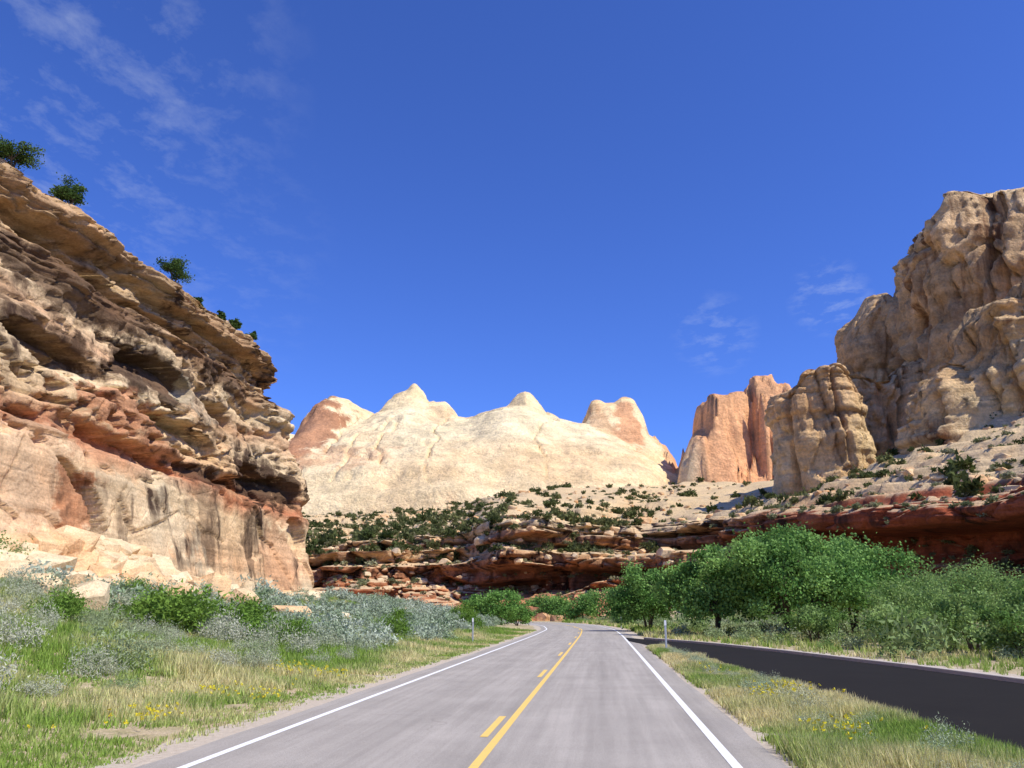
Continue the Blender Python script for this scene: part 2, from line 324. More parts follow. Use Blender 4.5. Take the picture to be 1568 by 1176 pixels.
iR=np.interp(h,[-.12,.1,.3,.6,.76,.80,.86,.93,.97,1],[-1,3,8,13,13,1.0,.2,.4,1.5,3])
iL=np.interp(h,[-.12,.12,.15,.3,.33,.45,.55,.62,.75,.8,.92,1],[-3,0,5,6,11,15,14,26,23,35,33,44])
ins=im[:,None]*wM+iR[:,None]*wR+iL[:,None]*wL
lv=h[:,None]*H[None,:]
Sg=np.broadcast_to(S,lv.shape)
lvl=lv/4.6+1.3*vn(Sg*.025,0,0,12)+.35*vn(Sg*.11,0,0,13);kf=np.floor(lvl);kt=ss(.8,1.,lvl-kf)
nA=fbm(Sg*.055,kf*.8,0,4,seed=21)*(1-kt)+fbm(Sg*.055,(kf+1)*.8,0,4,seed=21)*kt
ins=ins+11*nA*ss(.08,.4,h)[:,None]*(1-wR*.92)
eb=(np.linspace(0,1,120)[1:]**1.6)*230
insb=ins[-1][None,:]+eb[:,None];zb=H[None,:]+RI[None,:]*np.minimum(eb[:,None],150)/150-ss(170,230,eb)[:,None]*10
I=np.concatenate([ins,insb]);Zc=np.concatenate([lv,zb]);Sg=np.broadcast_to(S,I.shape)
X=Q[:,0]-NX*I;Y=Q[:,1]-NY*I
nf=len(h);msk=np.ones((len(I),1));msk[nf:,0]=np.exp(-eb/14)
d=(1.3*strat(Zc,Sg,4.6,.06,31,1.6,.03)+.7*strat(Zc,Sg,1.5,.16,32,2.2,.04)+.2*strat(Zc,Sg,.5,.3,33))
d+=4.0*fbm(X*.03,Y*.03,0,3,seed=34)*1+1.0*fbm(X*.2,Y*.2,Zc*.2,4,seed=35)
f1,f2,idv=cell(X*.10,Y*.10,Zc*.15,5);d+=(idv-.5)*5.0-1.6*(1-ss(0,.08,f2-f1))
f1,f2,idv=cell(X*.25,Y*.25,Zc*.32,6);d+=(idv-.5)*2.0-.7*(1-ss(0,.08,f2-f1))
d*=1-.55*wR[None,:]
X=X+NX*d*msk;Y=Y+NY*d*msk
bm_=1-msk
zn=(2.4*fbm(X*.035,Y*.035,0,4,seed=36)+.9*fbm(X*.22,Y*.22,0,4,seed=37))*bm_
Zt=Zc+zn
# bedrock ledges breaking the upper slope
k=2.8;fl=np.floor(Zt/k);fr=Zt/k-fl;terr=(fl+ss(.6,.95,fr))*k
tw=np.where(np.arange(len(I))[:,None]>=nf,.85*ss(-.3,.2,fbm(X*.02,Y*.02,0,3,seed=38)+.3*np.exp(-np.r_[np.zeros(nf),eb]/40)[:,None]),0)
Zt=Zt*(1-tw)+terr*tw
CW=np.stack([X,Y,Zt],-1);CWnf=nf
mesh_obj('canyon_wall',CW,gridF(*X.shape),[M_mid])
du=np.gradient(CW,axis=1);dv=np.gradient(CW,axis=0);nn_=np.cross(du,dv);CWnz=nn_[...,2]/(np.linalg.norm(nn_,axis=-1)+1e-9)
CWnz*=np.sign(np.median(CWnz[-40:-25]))
# ------------------------------------------------------------ upper cliffs (right)
def butte(name,c,outline,tops,zb,mat,col=4.,seed=0,step=.7,ledge=.5,tn=3.):
    O=np.array(outline+[outline[0]],float);Qd,_,_=dense(O,step,2.0);n=len(Qd);Qd=np.r_[Qd,Qd[:1]]
    rows=[(0,1.10),(.08,1.06),(.12,1.01),(.5,.985),(.8,.96),(.9,.94),(.96,.90),(.99,.80),(1,.5),(1,.02)]
    tt=np.r_[np.linspace(0,4,120)[:-1],np.linspace(4,9,60)]
    gh=np.interp(tt,range(10),[r[0] for r in rows]);kk=np.interp(tt,range(10),[r[1] for r in rows])
    C=np.array(c,float);R=Qd-C;X=C[0]+kk[:,None]*R[:,0];Y=C[1]+kk[:,None]*R[:,1]
    tp=np.array(tops,float);w=0;zt=0
    for a in tp:
        q=1/((X-a[0])**2+(Y-a[1])**2+8)**2;w=w+q;zt=zt+q*a[2]
    zt=zt/w+tn*fbm(X*.09,Y*.09,0,4,seed=seed)
    Z=zb+(zt-zb)*gh[:,None]
    rr=R/np.linalg.norm(R,axis=1)[:,None]
    rid=1-np.abs(fbm(X*.06,Y*.06,Z*.012,3,seed=seed+1))*2
    d=-col*.8*ss(.76,1.0,rid)+col*.8*fbm(X*.035,Y*.035,Z*.025,3,seed=seed+2)
    rid2=1-np.abs(fbm(X*.16,Y*.16,Z*.04,3,seed=seed+7))*2;d-=col*.25*ss(.6,1,rid2)
    f1,f2,idv=cell(X*.09,Y*.09,Z*.04,seed);d+=(idv-.5)*col*1.0+col*.3*(.55-f1)-col*.35*(1-ss(0,.08,f2-f1))
    f1,f2,idv=cell(X*.22,Y*.22,Z*.14,seed+1);d+=(idv-.5)*col*.4-col*.14*(1-ss(0,.08,f2-f1))
    d+=.8*fbm(X*.25,Y*.25,Z*.18,4,seed=seed+3)+ledge*(strat(Z,X*.5+Y*.5,5,.05,seed+4)+.5*strat(Z,X*.5+Y,1.8,.12,seed+5))
    d*=np.clip(kk[:,None]*1.3-.1,0,1)
    X=X+rr[:,0]*d;Y=Y+rr[:,1]*d
    mesh_obj(name,np.stack([X,Y,Z],-1),gridF(*X.shape),[mat])
butte('cliff_tower',(165,215),[(104,202),(108,190),(125,184),(145,178),(170,165),(210,150),(240,170),(240,260),(180,270),(130,250),(108,225)],
      [(106,200,94),(111,196,105),(116,193,110),(123,192,110),(129,190,109),(135,188,111),(143,186,118),(165,180,128),(190,175,132)],20,M_up,5,50,ledge=.9)
butte('sandstone_pinnacle',(110,242),[(101,236),(105,228),(114,228),(119,240),(116,255),(103,250)],[(102,236,80),(106,236,88),(110,237,95),(115,236,96)],20,M_up,2.0,60,step=.5,tn=1.5)
butte('cliff_block',(80,212),[(69,206),(72,200),(79,196),(86,196),(90,202),(92,214),(88,228),(77,232),(70,222)],
      [(71,204,56),(76,200,61),(82,199,61),(88,200,57)],20,M_up,2.8,70,step=.5,tn=3,ledge=.8)
butte('cliff_block',(104,228),[(84,222),(90,214),(100,209),(112,206),(122,212),(124,236),(108,246),(88,242)],
      [(86,220,63),(92,216,64),(100,212,61),(108,209,66),(116,210,72)],20,M_up,4,75,step=.6,tn=3,ledge=.8)
butte('cliff_buttress',(122,172),[(80,172),(84,163),(95,158),(112,150),(140,135),(170,140),(170,190),(120,200),(95,190)],
      [(83,168,44),(90,165,53),(100,162,64),(112,160,73),(130,150,80),(160,150,88)],12,M_up,4.5,80,ledge=1.6)
# ------------------------------------------------------------ distant white domes
gx=np.arange(-430,360,1.5);gy=np.r_[np.arange(470,560,3),np.arange(560,860,1.5),np.arange(860,1000,4)];X,Y=np.meshgrid(gx,gy)
_,_,ci=cell(X*.07,Y*.07,0,91);_,_,cj=cell(X*.07,Y*.07,9.5,92);rg=ss(118,128,X)
wx=X+9*fbm(X*.015,Y*.015,0,3,seed=90)+7*(ci-.5)*rg+1.2*fbm(X*.1,Y*.1,0,3,seed=93);wy=Y+10*fbm(X*.015,Y*.015,5,3,seed=91)+14*(cj-.5)*rg+2*fbm(X*.1,Y*.1,7,3,seed=94)
base=62+14*fbm(X*.01,Y*.01,0,3,seed=92)+(Y-470)*.06
Z=base.copy()
def add(cx,cy,rx,ry,Ht,px,py,b=80,wp=1,k=4.):
    """paraboloid-like mass: falls by (Ht-b) at distance rx / ry from its crest, without ever ending in a step"""
    global Z
    xx=X*(1-wp)+wx*wp;yy_=Y*(1-wp)+wy*wp
    v=Ht-(Ht-b)*(np.abs((xx-cx)/rx)**px+np.abs((yy_-cy)/ry)**py)
    a=np.maximum(Z,v);hh=np.clip(k-np.abs(Z-v),0,k)/k;Z=a+hh*hh*k*.25
add(-45,800,205,285,183,5,1.75)
add(-152,735,44,150,183,5,2.0);add(-152,720,34,120,188,2.6,2.2,120)
add(-235,810,80,130,176,3,2.2)
add(-95,765,62,120,197,1.7,1.7,150)
add(-98,745,32,60,203,3.2,2.0,165,.6);add(-70,750,24,60,195,2.8,2,165,.6)
add(-92,742,18,34,211,1.5,1.6,185,.4)
add(2,775,80,150,193,1.6,1.8,150,.7)
add(10,750,26,44,208,1.25,1.5,176,.4)
add(96,765,66,170,176,2.3,1.8,80,.7)
add(86,738,36,90,189,4.5,2.2,110,.7);add(74,730,15,50,190,3,2,150,.5);add(100,730,19,50,194,3,2,150,.5)
add(124,745,26,90,152,2,2,90,.7)
add(178,640,78,95,122,1.8,1.8,70)
add(144,606,26,50,136,3,3,85,.9)
add(154,614,17,42,159,7,6,90,.9);add(163,612,11,34,163,5,5,90,.9)
add(190,614,20,44,172,8,6,90,.8);add(185,610,12,34,177,5,5,90,.8);add(217,640,28,50,160,6,5,90,.8)
dm=Z>base+5
Z+=1.3*fbm(X*.05,Y*.035,Z*.05,5,seed=95)+np.where(dm,2.2*strat(Z,X*.3+Y*.3,9,.03,96)+.9*strat(Z,X*.3+Y*.3,3.5,.05,98),0)
crk=ss(.85,1,1-np.abs(fbm(X*.025,Y*.012,0,3,seed=97))*2)*ss(base+5,base+40,Z);Z-=crk*4.5
edge=ss(0,40,np.minimum.reduce([X+430,358-X,Y-470,998-Y]));Z=Z*edge-4
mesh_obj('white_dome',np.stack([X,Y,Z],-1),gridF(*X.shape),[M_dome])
# ------------------------------------------------------------ scatter helpers
def rockproto(seed):
    r=np.random.default_rng(seed);bm=bmesh.new()
    for i in range(22):
        v=r.normal(size=3);v/=np.linalg.norm(v);v=np.sign(v)*np.abs(v)**.6
        bm.verts.new(v*(.8+.25*r.random()))
    res=bmesh.ops.convex_hull(bm,input=bm.verts[:])
    bmesh.ops.delete(bm,geom=[e for e in res['geom_interior'] if isinstance(e,bmesh.types.BMVert)],context='VERTS')
    bmesh.ops.triangulate(bm,faces=bm.faces[:]);bm.verts.index_update()
    bmesh.ops.recalc_face_normals(bm,faces=bm.faces[:])
    V=np.array([v.co[:] for v in bm.verts]);F=np.array([[v.index for v in f.verts] for f in bm.faces]);bm.free();return V,F
ROCKS=[rockproto(i) for i in range(10)]
def shrubproto(seed,n,leaf,nc=14,low=.1,sig=.16,up=.3,thin=.5):
    r=np.random.default_rng(seed);a=r.random(nc)*6.283;e=np.arcsin(r.random(nc)*(1-low)+low)
    rr=.45+.45*r.random(nc);C=np.stack([rr*np.cos(e)*np.cos(a),rr*np.cos(e)*np.sin(a),.12+.85*rr*np.sin(e)],1)
    P=C[r.integers(nc,size=n)]+r.normal(size=(n,3))*sig;P[:,2]=np.abs(P[:,2])
    d1=r.normal(size=(n,3));d1[:,2]+=up;d1/=np.linalg.norm(d1,axis=1)[:,None];d2=np.cross(d1,r.normal(size=(n,3)));d2/=np.linalg.norm(d2,axis=1)[:,None]
    s=leaf*(.6+.8*r.random((n,1)));V=np.stack([P-d2*s*thin*.5,P+d2*s*thin*.5,P+d1*s],1).reshape(-1,3)
    dep=np.repeat(.75+.5*r.random(n),3)
    return V,np.arange(n*3).reshape(-1,3),dep
def scatter(name,protos,pos,scl,mat,col=None,seed=0,smooth=False,parent=None):
    r=np.random.default_rng(seed);n=len(pos);pk=r.integers(len(protos),size=n);ang=r.random(n)*6.283
    Vs=[];Fs=[];Cs=[];o=0
    for k,pt in enumerate(protos):
        ii=np.where(pk==k)[0]
        if not len(ii): continue
        V=pt[0][None]*scl[ii][:,None,:];c=np.cos(ang[ii])[:,None];s=np.sin(ang[ii])[:,None]
        W=np.stack([V[...,0]*c-V[...,1]*s,V[...,0]*s+V[...,1]*c,V[...,2]],-1)+pos[ii][:,None,:]
        nv=len(pt[0]);F=pt[1][None]+(np.arange(len(ii))*nv)[:,None,None]+o
        Vs.append(W.reshape(-1,3));Fs.append(F.reshape(-1,3));o+=nv*len(ii)
        if col is not None: Cs.append((col[ii][:,None,:]*pt[2][None,:,None]).reshape(-1,3))
    return mesh_obj(name,np.concatenate(Vs),np.concatenate(Fs),[mat],smooth,col=np.concatenate(Cs) if col is not None else None,parent=parent)
def lerp(a,b,t): return np.asarray(a)[None]*(1-t[:,None])+np.asarray(b)[None]*t[:,None]
def left_foot_x(y): return np.interp(y,[-25,0,20,42,60,76,86,93],[-29,-27,-26.3,-25.4,-24,-22.8,-21.9,-22])
# ------------------------------------------------------------ boulders
n=900;y=np.r_[rng.uniform(25,95,400),rng.normal(49,7,500)];off=rng.exponential(2.2,n)-.5;x=left_foot_x(y)+off
s=np.minimum(np.exp(rng.normal(-1.0,.6,n)),1.2)*np.where(np.abs(y-50)<12,1.25,.9)
z=ground_z(x,y)+2.4*np.exp(-np.maximum(off,0)/2.5)*np.exp(-((y-47)/11)**2)+s*.15
scatter('boulder_pile',ROCKS,np.stack([x,y,z],1),np.stack([s*1.2,s*.9,s*.7],1)*rng.uniform(.8,1.2,(n,3)),M_boul,seed=1)
n=1100;x=rng.uniform(-60,26,n);y=178-rng.exponential(6,n)+4*np.sin(x*.1);k=road_lat(x,y);m=np.abs(k)>7;x=x[m];y=y[m];n=len(x)
s=np.minimum(np.exp(rng.normal(.2,.6,n)),3.2);z=ground_z(x,y)+s*.1+2*np.exp(-(180-y)/7)
scatter('red_boulder_field',ROCKS,np.stack([x,y,z],1),np.stack([s*1.3,s,s*.7],1),M_bred,seed=2)
# talus rocks on slope
nr_,nc_=CW.shape[:2]
def slope_pts(n,seed,xmin=-200,xmax=400,i0=0,nz=.62,cl=.1):
    r=np.random.default_rng(seed);i=r.integers(i0,nr_-25,n);j=r.integers(0,nc_,n);p=CW[i,j];m=(p[:,0]>xmin)&(p[:,0]<xmax)&(p[:,1]>60)&(CWnz[i,j]>nz)&(p[:,2]>4)
    m&=(fbm(p[:,0]*.05,p[:,1]*.05,0,3,seed=seed)+.6*r.random(n)>cl);return p[m]
p=np.r_[slope_pts(8000,3,i0=15,cl=0,xmax=34),slope_pts(5000,33,i0=CWnf+8,cl=0,xmin=34)];n=len(p);s=np.minimum(np.exp(rng.normal(-.7,.55,n)),1.7)
scatter('talus_rocks',ROCKS,p,np.stack([s*1.2,s,s*.7],1),M_boul,seed=3)
# ------------------------------------------------------------ shrubs
SH_far=[shrubproto(i,120,.38,9,thin=.8) for i in range(5)]
SH_mid=[shrubproto(20+i,380,.18,16,thin=.5) for i in range(6)]
SH_near=[shrubproto(40+i,1300,.09,22,thin=.35,up=.8) for i in range(4)]
p=slope_pts(5200,5,xmax=32,i0=90,cl=-.15);p2=slope_pts(1900,6,xmin=32,i0=CWnf+6,cl=-.1);p=np.r_[p,p2];n=len(p);s=np.exp(rng.normal(.1,.4,n))
scatter('juniper_shrubs',SH_far,p,np.stack([s,s,s*1.05],1),M_leaf,lerp((.06,.085,.025),(.18,.19,.075),rng.random(n)),seed=4)
p=slope_pts(6500,7,i0=10,cl=-.1);n=len(p);s=np.exp(rng.normal(-.45,.35,n))
scatter('slope_brush',SH_far,p,np.stack([s,s,s*.8],1),M_sage,lerp((.18,.21,.09),(.36,.34,.19),rng.random(n)),seed=5)
def left_pts(n,y0,y1,l0,seed,pw=1):
    r=np.random.default_rng(seed);y=y0+(y1-y0)*r.random(n)**pw;x=r.uniform(-32,8,n);l=road_lat(x,y);m=(l<-l0-1.2*vn(x*.2,y*.2,0))&((x>left_foot_x(y)+2.0)|(y>97));return x[m],y[m]
x,y=left_pts(2900,34,150,8.3,11);m=(vn(x*.15,y*.15,0,3)>-.55);x,y=x[m],y[m];n=len(x);s=np.exp(rng.normal(-.38,.28,n))
scatter('sagebrush',SH_mid,np.stack([x,y,ground_z(x,y)-.05],1),np.stack([s,s,s*1.0],1),M_sage,lerp((.22,.31,.16),(.50,.55,.42),rng.random(n)),seed=6)
x,y=left_pts(560,12,36,7.6,12);n=len(x);s=np.exp(rng.normal(-.55,.28,n))
scatter('sagebrush',SH_near,np.stack([x,y,ground_z(x,y)-.05],1),np.stack([s,s,s*1.1],1),M_sage,lerp((.28,.35,.17),(.54,.54,.40),rng.random(n)),seed=7)
# green bushes on the left
gp=np.array([(-12.2,31,2.0,1.8),(-10.2,32,1.6,1.4),(-14,32.5,1.6,1.4),(-8.9,34,1.2,1.1),(-15.5,29,1.3,1.2),(-11,35,1.6,1.6),(-18,40,1.2,1.1),(-6.6,47,1.2,1.2),(-3.6,70,1.4,1.6),(-5,84,1.6,1.8),(-8,60,1.3,1.3)])
BIG=[shrubproto(60+i,3200,.095,40,thin=.5,sig=.13) for i in range(3)]
scatter('green_bush',BIG,np.c_[gp[:,:2],ground_z(gp[:,0],gp[:,1])-.1],np.c_[gp[:,2],gp[:,2],gp[:,3]],M_leaf,lerp((.12,.23,.035),(.20,.32,.06),rng.random(len(gp))),seed=8)
# right side brush
n=1500;x=rng.uniform(10,62,n);y=rng.uniform(22,150,n);l=road_lat(x,y);_,xo_=side_edges(y)
m=(l>7.5)&((x>xo_+2.4)|(y>60))&(x<np.interp(y,[20,60,92,108,130,155],[70,64,57,50,44,34]));x,y=x[m],y[m];n=len(x);s=np.exp(rng.normal(-.35,.3,n))
scatter('verge_brush',SH_mid,np.stack([x,y,ground_z(x,y)-.05],1),np.stack([s,s,s*1.0],1),M_sage,lerp((.18,.28,.08),(.46,.50,.30),rng.random(n)**1.3),seed=9)
# small shrubs in the strip between roads
n=110;y=rng.uniform(8.5,44,n);xi_,_=side_edges(y);x0=-1.7+.105*y+4.9;t=rng.random(n);x=x0+(xi_-.7-x0)*t
s=np.exp(rng.normal(-1.35,.3,n));scatter('strip_brush',SH_near,np.stack([x,y,0*x],1),np.stack([s,s,s],1),M_sage,lerp((.36,.45,.28),(.54,.54,.34),rng.random(n)),seed=10)
# ------------------------------------------------------------ grass
def grass(name,x,y,per,hgt,seed,dryb=.42,wk=1.):
    r=np.random.default_rng(seed);n=len(x);z=ground_z(x,y)
    X=np.repeat(x,per)+r.normal(size=n*per)*.07*wk;Y=np.repeat(y,per)+r.normal(size=n*per)*.07*wk;Z0=np.repeat(z,per)-.01
    m=len(X);dist=np.hypot(X,Y);h=np.repeat(hgt,per)*(.5+.7*r.random(m));w=(.006+.0006*dist)*(.7+.6*r.random(m))
    a=r.random(m)*6.283;la=r.random(m)*6.283;ln=h*(.15+.5*r.random(m)**1.5)
    B=np.stack([X,Y,Z0],1);wd=np.stack([np.cos(a),np.sin(a),0*a],1)*w[:,None]
    T_=B+np.stack([np.cos(la)*ln,np.sin(la)*ln,h],1);V=np.stack([B-wd,B+wd,T_],1).reshape(-1,3)
    dry=np.clip(dryb+1.0*fbm(x*.3,y*.3,0,4,seed=seed)+.2*r.normal(size=n),0,1)
    c=np.repeat(lerp((.30,.45,.085),(.86,.76,.40),dry),per,0)*(.65+.5*r.random(m))[:,None]
    mesh_obj(name,V,np.arange(3*m).reshape(-1,3),[M_grass],False,col=np.repeat(c,3,0))
r=np.random.default_rng(5)
n=70000;y=8+75*r.random(n)**1.7;x=r.uniform(-24,6,n)-0;l=road_lat(x,y);m=(l<-4.25-.35*r.random(n))&(x>-.75*y-2)&(fbm(x*.5,y*.5,0,3,seed=17)>-.75)
x,y,l=x[m],y[m],l[m];hh=(.10+.38*ss(4.7,7.0,-l)*(.55+.6*vn(x*.4,y*.4,0,5)))*(.8+.5*vn(x*1.3,y*1.3,0,6))
grass('verge_grass',x,y,9,np.maximum(hh,.06),3,.12)
n=30000;y=8+48*r.random(n)**1.5;xi_,_=side_edges(y);x0=-1.7+.105*y+4.15;x=x0+(xi_-.2-x0)*r.random(n);m=(x0<xi_-.3)&(fbm(x*.9,y*.9,0,3,seed=7)>-.5);x,y=x[m],y[m]
grass('verge_grass',x,y,8,.07+.2*np.clip(.5+.9*vn(x*.8,y*.8,0,6),0,1.3),4,.52)
n=16000;y=18+120*r.random(n)**1.4;x=r.uniform(8,60,n);l=road_lat(x,y);_,xo_=side_edges(y);m=(l>4.7)&((x>xo_+1.3)|(y>60))&(x<.7*y+3)
x,y=x[m],y[m];grass('verge_grass',x,y,7,.22+.15*vn(x*.3,y*.3,0,6)+.002*y,5,.3)
# yellow wildflowers
cx=np.r_[r.normal(-5.9,.5,5),r.normal(-8.0,1.2,5),r.normal(5.4,.8,6)];cy=np.r_[r.uniform(11,28,5),r.uniform(10.5,13,5),r.uniform(10,26,6)]
px=np.repeat(cx,34)+r.normal(size=34*len(cx))*.3;py=np.repeat(cy,34)+r.normal(size=34*len(cx))*.5;l=road_lat(px,py);xi_,_=side_edges(py)
m=((l<-4.7)|(l>4.5))&(px<xi_-.3);px,py=px[m],py[m];n=len(px);pz_=ground_z(px,py)+.16+.2*r.random(n)
FL=shrubproto(99,7,1.0,7,thin=1.2,up=.1)
scatter('wildflowers',[FL],np.stack([px,py,pz_],1),np.full((n,3),.026),M_grass,lerp((.80,.66,.03),(.90,.80,.08),r.random(n)),seed=12)
# ------------------------------------------------------------ trees
def tube(pts,rad,ns=6):
    P=np.asarray(pts,float);T=np.gradient(P,axis=0);T/=np.linalg.norm(T,axis=1)[:,None]+1e-9
    up=np.array([.3,.1,1.]);up=np.where(np.abs(T@up)[:,None]>1.0,np.array([1.,.2,0]),up);A=np.cross(T,up);A/=np.linalg.norm(A,axis=1)[:,None]+1e-9;B=np.cross(T,A)
    th=np.arange(ns)/ns*6.283;V=P[:,None]+(A[:,None]*np.cos(th)[None,:,None]+B[:,None]*np.sin(th)[None,:,None])*np.asarray(rad)[:,None,None]
    F=[]
    for i in range(len(P)-1):
        for j in range(ns):
            a=i*ns+j;b=i*ns+(j+1)%ns;F+=[(a,b,b+ns),(a,b+ns,a+ns)]
    return V.reshape(-1,3),np.array(F)
def tree(name,x,y,h,w,seed,ncl,per,leaf,ca,cb,r0,cb_=.3,stems=2,sig=.11,zoff=0,z=None,dep=.85,irr=.18):
    r=np.random.default_rng(seed);z0=(float(ground_z(np.array([x]),np.array([y]))[0]) if z is None else z)-.15+zoff
    a=r.random(ncl)*6.283;e=np.arcsin(r.uniform(-.75,1,ncl));rr=r.uniform(.35,1,ncl)**.6*(1+irr*np.sin(a*3+seed)+irr*np.sin(e*5+a*2+seed*2))
    zc=h*(cb_+1)/2;hz=h*(1-cb_)/2
    C=np.stack([rr*np.cos(e)*np.cos(a)*w*.46,rr*np.cos(e)*np.sin(a)*w*.46*dep,zc+rr*np.sin(e)*hz*.93],1)
    Vs=[];Fs=[];o=0
    forks=[]
    for s_ in range(stems):
        aa=r.random()*6.283;le=w*.10*(stems>1);F_=np.array([np.cos(aa)*le,np.sin(aa)*le,h*r.uniform(.22,.38)])
        b0=np.array([np.cos(aa)*.12*(stems>1),np.sin(aa)*.12*(stems>1),0])
        pts=[b0,b0*.6+F_*.4+r.normal(size=3)*.05*h*.1,F_];V,F=tube(pts,[r0,r0*.8,r0*.6],8);Vs.append(V);Fs.append(F+o);o+=len(V);forks.append(F_)
    for i in range(ncl):
        f=forks[int(np.argmin([np.hypot(*(C[i,:2]-q[:2])) for q in forks]))]
        if r.random()<.6 or i<12:
            mid=(f+C[i])/2+np.array([0,0,.06*h])+r.normal(size=3)*.03*w;V,F=tube([f,mid*.55+f*.45,mid,C[i]],[r0*.42,r0*.3,r0*.2,r0*.05],5);Vs.append(V);Fs.append(F+o);o+=len(V)
    nb=sum(len(f) for f in Fs);nv=sum(len(v) for v in Vs)
    k=np.repeat(np.arange(ncl),per);m=len(k);cs=(.6+.6*r.random(ncl))*w*sig
    P=C[k]+r.normal(size=(m,3))*cs[k][:,None]*np.array([1,1,.7]);lo=cb_*h*.55;P[:,2]=np.where(P[:,2]<lo,lo+r.random(m)*.15*h,P[:,2])
    d1=r.normal(size=(m,3));d1/=np.linalg.norm(d1,axis=1)[:,None];d2=np.cross(d1,r.normal(size=(m,3)));d2/=np.linalg.norm(d2,axis=1)[:,None]
    s=leaf*(.6+.8*r.random((m,1)));LV=np.stack([P-d1*s*.5,P+d2*s*.35,P+d1*s*.5,P-d2*s*.35],1).reshape(-1,3)
    q=np.arange(m)*4;LF=np.concatenate([np.stack([q,q+1,q+2],1),np.stack([q,q+2,q+3],1)])+nv
    cc=lerp(ca,cb,r.random(ncl))[k]*(.75+.5*r.random(m))[:,None]
    V=np.concatenate(Vs+[LV])+np.array([x,y,z0]);F=np.concatenate(Fs+[LF]);col=np.concatenate([np.full((nv,3),.1),np.repeat(cc,4,0)])
    return mesh_obj(name,V,F,[M_bark,M_leaf],False,col=col,matidx=np.r_[np.zeros(nb),np.ones(len(LF))])
GA=(.09,.21,.045);GB=(.29,.47,.13)
tree('cottonwood_tree',15.4,64,6.6,7.8,1,75,330,.22,GA,GB,.18,.12,3,sig=.07,irr=.22)
tree('cottonwood_tree',20.4,61,7.4,10.6,2,115,330,.22,GA,GB,.26,.16,4,sig=.06,irr=.2)
tree('cottonwood_tree',25.8,64,7.0,8.6,3,78,330,.22,GA,GB,.15,.1,3,sig=.07,irr=.24)
tree('cottonwood_tree',12.5,78,5.7,6.0,4,50,280,.22,GA,(.22,.38,.10),.13,.03,3,sig=.08,irr=.24)
i=10
for (x,y,h,w) in [(8,158,5.0,6),(12,143,5.2,6.5),(16.5,137,5.4,6),(5,166,5,6),(20,128,4.5,6),(15.5,112,3.4,4.5),(26,118,5.0,6),(32,105,5.0,7)]:
    tree('cottonwood_tree',x,y,h,w,i,30,140,.34,GA,GB,.12,.02,2);i+=1
for (x,y,h,w) in [(-1.4,95,4.2,4.6),(-3.6,100,3.4,4),(0.6,104,3.0,3.4)]:
    tree('willow_tree',x,y,h,w,i,30,180,.22,GA,(.24,.42,.10),.08,.02,3);i+=1
for (x,y,h,w) in [(18.7,42,2.5,3.4),(20.8,38.5,2.9,3.4),(23.6,38,3.3,4.0),(22,46,3.6,4.6),(26.5,42,3.7,5.0),(30,45,4.1,5.4),(19.7,33,2.0,2.8),(28,52,4.2,6),(33,58,4.7,6.5),(24.5,33.5,3.0,3.8),(17.0,48,2.2,3.2),(29,37,3.8,4.8),(24.5,50,3.9,5.2),(35,50,4.6,6),(22,34.5,2.5,3.2),(30,60,4.8,6.5)]:
    tree('willow_tree',x,y,h,w,i,32,170,.13,(.13,.24,.055),(.34,.47,.16),.055,.16,5,sig=.075,irr=.32);i+=1
tree('willow_tree',-24.3,38.5,3.0,2.6,i,20,110,.11,(.2,.28,.08),(.32,.38,.16),.05,.1,3);i+=1
# junipers on the left rim
def rim(yv,back):
    j=np.argmin(np.abs(LC[nface,:,1]-yv)+100*(LC[nface,:,0]<-60));k=nface-1+back;return LC[k,j]
for yv,bk,h,w in [(52.3,4,1.9,2.2),(66.5,4,2.5,3.1),(47.6,6,2.5,2.8),(73,3,1.0,1.3),(80,2,1.6,1.3),(83,2,1.1,1.2),(76,2,.9,1.0)]:
    q=rim(yv,bk);tree('juniper_tree',q[0],q[1],h,w,i,26,150,.14,(.04,.08,.02),(.12,.18,.05),.09,.02,2,z=q[2]-.1,sig=.09,irr=.25);i+=1
# ------------------------------------------------------------ roadside delineator posts
gp_=G('galvanised_steel',.45,.5);gp_.b.inputs['Base Color'].default_value=(.5,.5,.5,1);gp_.b.inputs['Metallic'].default_value=.4
gr=G('reflector',.3,.5);gr.b.inputs['Base Color'].default_value=(.8,.8,.78,1)
def post(x,y):
    e=bpy.data.objects.new('delineator_post',None);scene.collection.objects.link(e);e.location=(x,y,float(ground_z(np.array([x]),np.array([y]))[0]))
    bm=bmesh.new();pf=[(-.045,0),(-.036,.026),(-.012,.006),(.012,.006),(.036,.026),(.045,0),(.014,-.008),(-.014,-.008)]
    a=[bm.verts.new((p[0],p[1],-.2)) for p in pf];b=[bm.verts.new((p[0],p[1],1.42)) for p in pf]
    for k in range(8): bm.faces.new((a[k],a[(k+1)%8],b[(k+1)%8],b[k]))
    bm.faces.new(b);bmesh.ops.recalc_face_normals(bm,faces=bm.faces[:])
    me=bpy.data.meshes.new('stake');bm.to_mesh(me);bm.free();me.materials.append(gp_.m);o=bpy.data.objects.new('stake',me);o.parent=e;scene.collection.objects.link(o)
    bm=bmesh.new();bmesh.ops.create_cube(bm,size=1);bmesh.ops.scale(bm,vec=(.10,.01,.22),verts=bm.verts[:]);bmesh.ops.bevel(bm,geom=bm.edges[:],offset=.004,segments=1)
    bmesh.ops.translate(bm,vec=(0,-.016,1.30),verts=bm.verts[:]);me=bpy.data.meshes.new('reflector');bm.to_mesh(me);bm.free();me.materials.append(gr.m);o=bpy.data.objects.new('reflector',me);o.parent=e;scene.collection.objects.link(o)
post(6.95,38.6);post(-2.3,50);post(11.8,92)
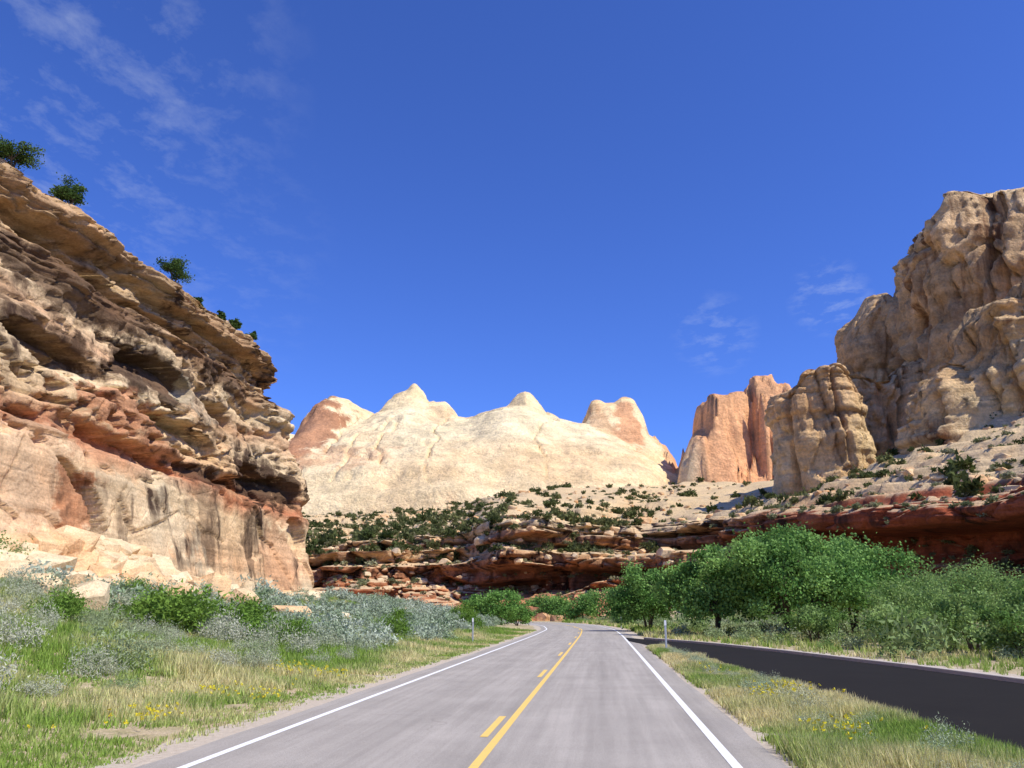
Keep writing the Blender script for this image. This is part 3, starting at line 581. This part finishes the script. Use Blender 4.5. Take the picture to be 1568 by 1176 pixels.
# ------------------------------------------------------------ light, sky, camera
Sd=Vector((.54,-.33,.77)).normalized()
sun=bpy.data.lights.new('sun','SUN');sun.energy=5;sun.angle=math.radians(.5);sun.color=(1,.96,.89)
so=bpy.data.objects.new('sun',sun);so.rotation_euler=Sd.to_track_quat('Z','Y').to_euler();scene.collection.objects.link(so)
w=bpy.data.worlds.new('World');scene.world=w;w.use_nodes=True;nt=w.node_tree;nt.nodes.clear()
out=N(nt,'ShaderNodeOutputWorld');bg=N(nt,'ShaderNodeBackground');bg.inputs[1].default_value=.13
sky=N(nt,'ShaderNodeTexSky',sky_type='NISHITA');sky.sun_disc=False;sky.sun_elevation=math.asin(Sd.z);sky.sun_rotation=math.atan2(Sd.x,Sd.y)
sky.altitude=1700;sky.air_density=1.0;sky.dust_density=.5;sky.ozone_density=2.5
tc=N(nt,'ShaderNodeTexCoord').outputs['Generated']
def wm(op,a,b=None):
    n=N(nt,'ShaderNodeMath',operation=op)
    for k,v in enumerate((a,b)):
        if v is None: continue
        if isinstance(v,(int,float)): n.inputs[k].default_value=v
        else: nt.links.new(v,n.inputs[k])
    return n.outputs[0]
sp=N(nt,'ShaderNodeSeparateXYZ');nt.links.new(tc,sp.inputs[0])
zc=wm('MAXIMUM',sp.outputs[2],.05);cb=N(nt,'ShaderNodeCombineXYZ');nt.links.new(wm('DIVIDE',sp.outputs[0],zc),cb.inputs[0]);nt.links.new(wm('DIVIDE',sp.outputs[1],zc),cb.inputs[1])
mpn=N(nt,'ShaderNodeMapping');nt.links.new(cb.outputs[0],mpn.inputs[0]);mpn.inputs['Rotation'].default_value=(0,0,.5);mpn.inputs['Scale'].default_value=(3.2,2.4,1);mpn.inputs['Location'].default_value=(.6,.2,0)
no=N(nt,'ShaderNodeTexNoise');nt.links.new(mpn.outputs[0],no.inputs['Vector']);no.inputs['Scale'].default_value=2.8;no.inputs['Detail'].default_value=7;no.inputs['Roughness'].default_value=.64;no.inputs['Distortion'].default_value=.15
def mrw(v,a,b,c,d):
    n=N(nt,'ShaderNodeMapRange');nt.links.new(v,n.inputs[0])
    for k,q in enumerate((a,b,c,d)): n.inputs[k+1].default_value=q
    return n.outputs[0]
tot=None
for dr,c0,c1,am in [((-.80,1,.78),.94,.985,.18),((-.50,1,.47),.975,.999,.10),((.416,1,.395),.9988,.9999,.26),((.262,1,.345),.9985,.9999,.18)]:
    v=Vector(dr).normalized();n=N(nt,'ShaderNodeVectorMath',operation='DOT_PRODUCT');nt.links.new(tc,n.inputs[0]);n.inputs[1].default_value=v
    m=mrw(n.outputs['Value'],c0,c1,0,am);tot=m if tot is None else wm('MAXIMUM',tot,m)
cl=wm('MULTIPLY',mrw(no.outputs[0],.48,.74,0,1),tot)
tint=N(nt,'ShaderNodeMix',data_type='RGBA',blend_type='MULTIPLY');tint.inputs[0].default_value=1;nt.links.new(sky.outputs[0],tint.inputs[6]);tint.inputs[7].default_value=(.54,.80,1.6,1)
mx=N(nt,'ShaderNodeMix',data_type='RGBA');nt.links.new(cl,mx.inputs[0]);nt.links.new(tint.outputs[2],mx.inputs[6]);mx.inputs[7].default_value=(6.5,7,7.5,1)
nt.links.new(mx.outputs[2],bg.inputs[0]);nt.links.new(bg.outputs[0],out.inputs[0])
cam=bpy.data.cameras.new('camera');cam.sensor_width=36;cam.lens=36*1250/1568;cam.clip_end=9000;cam.clip_start=.1
co=bpy.data.objects.new('camera',cam);co.location=(0,0,CAMH);co.rotation_euler=(math.radians(90+15.5),0,0);scene.collection.objects.link(co);scene.camera=co
scene.view_settings.view_transform='Standard';scene.view_settings.look='None';scene.view_settings.exposure=0
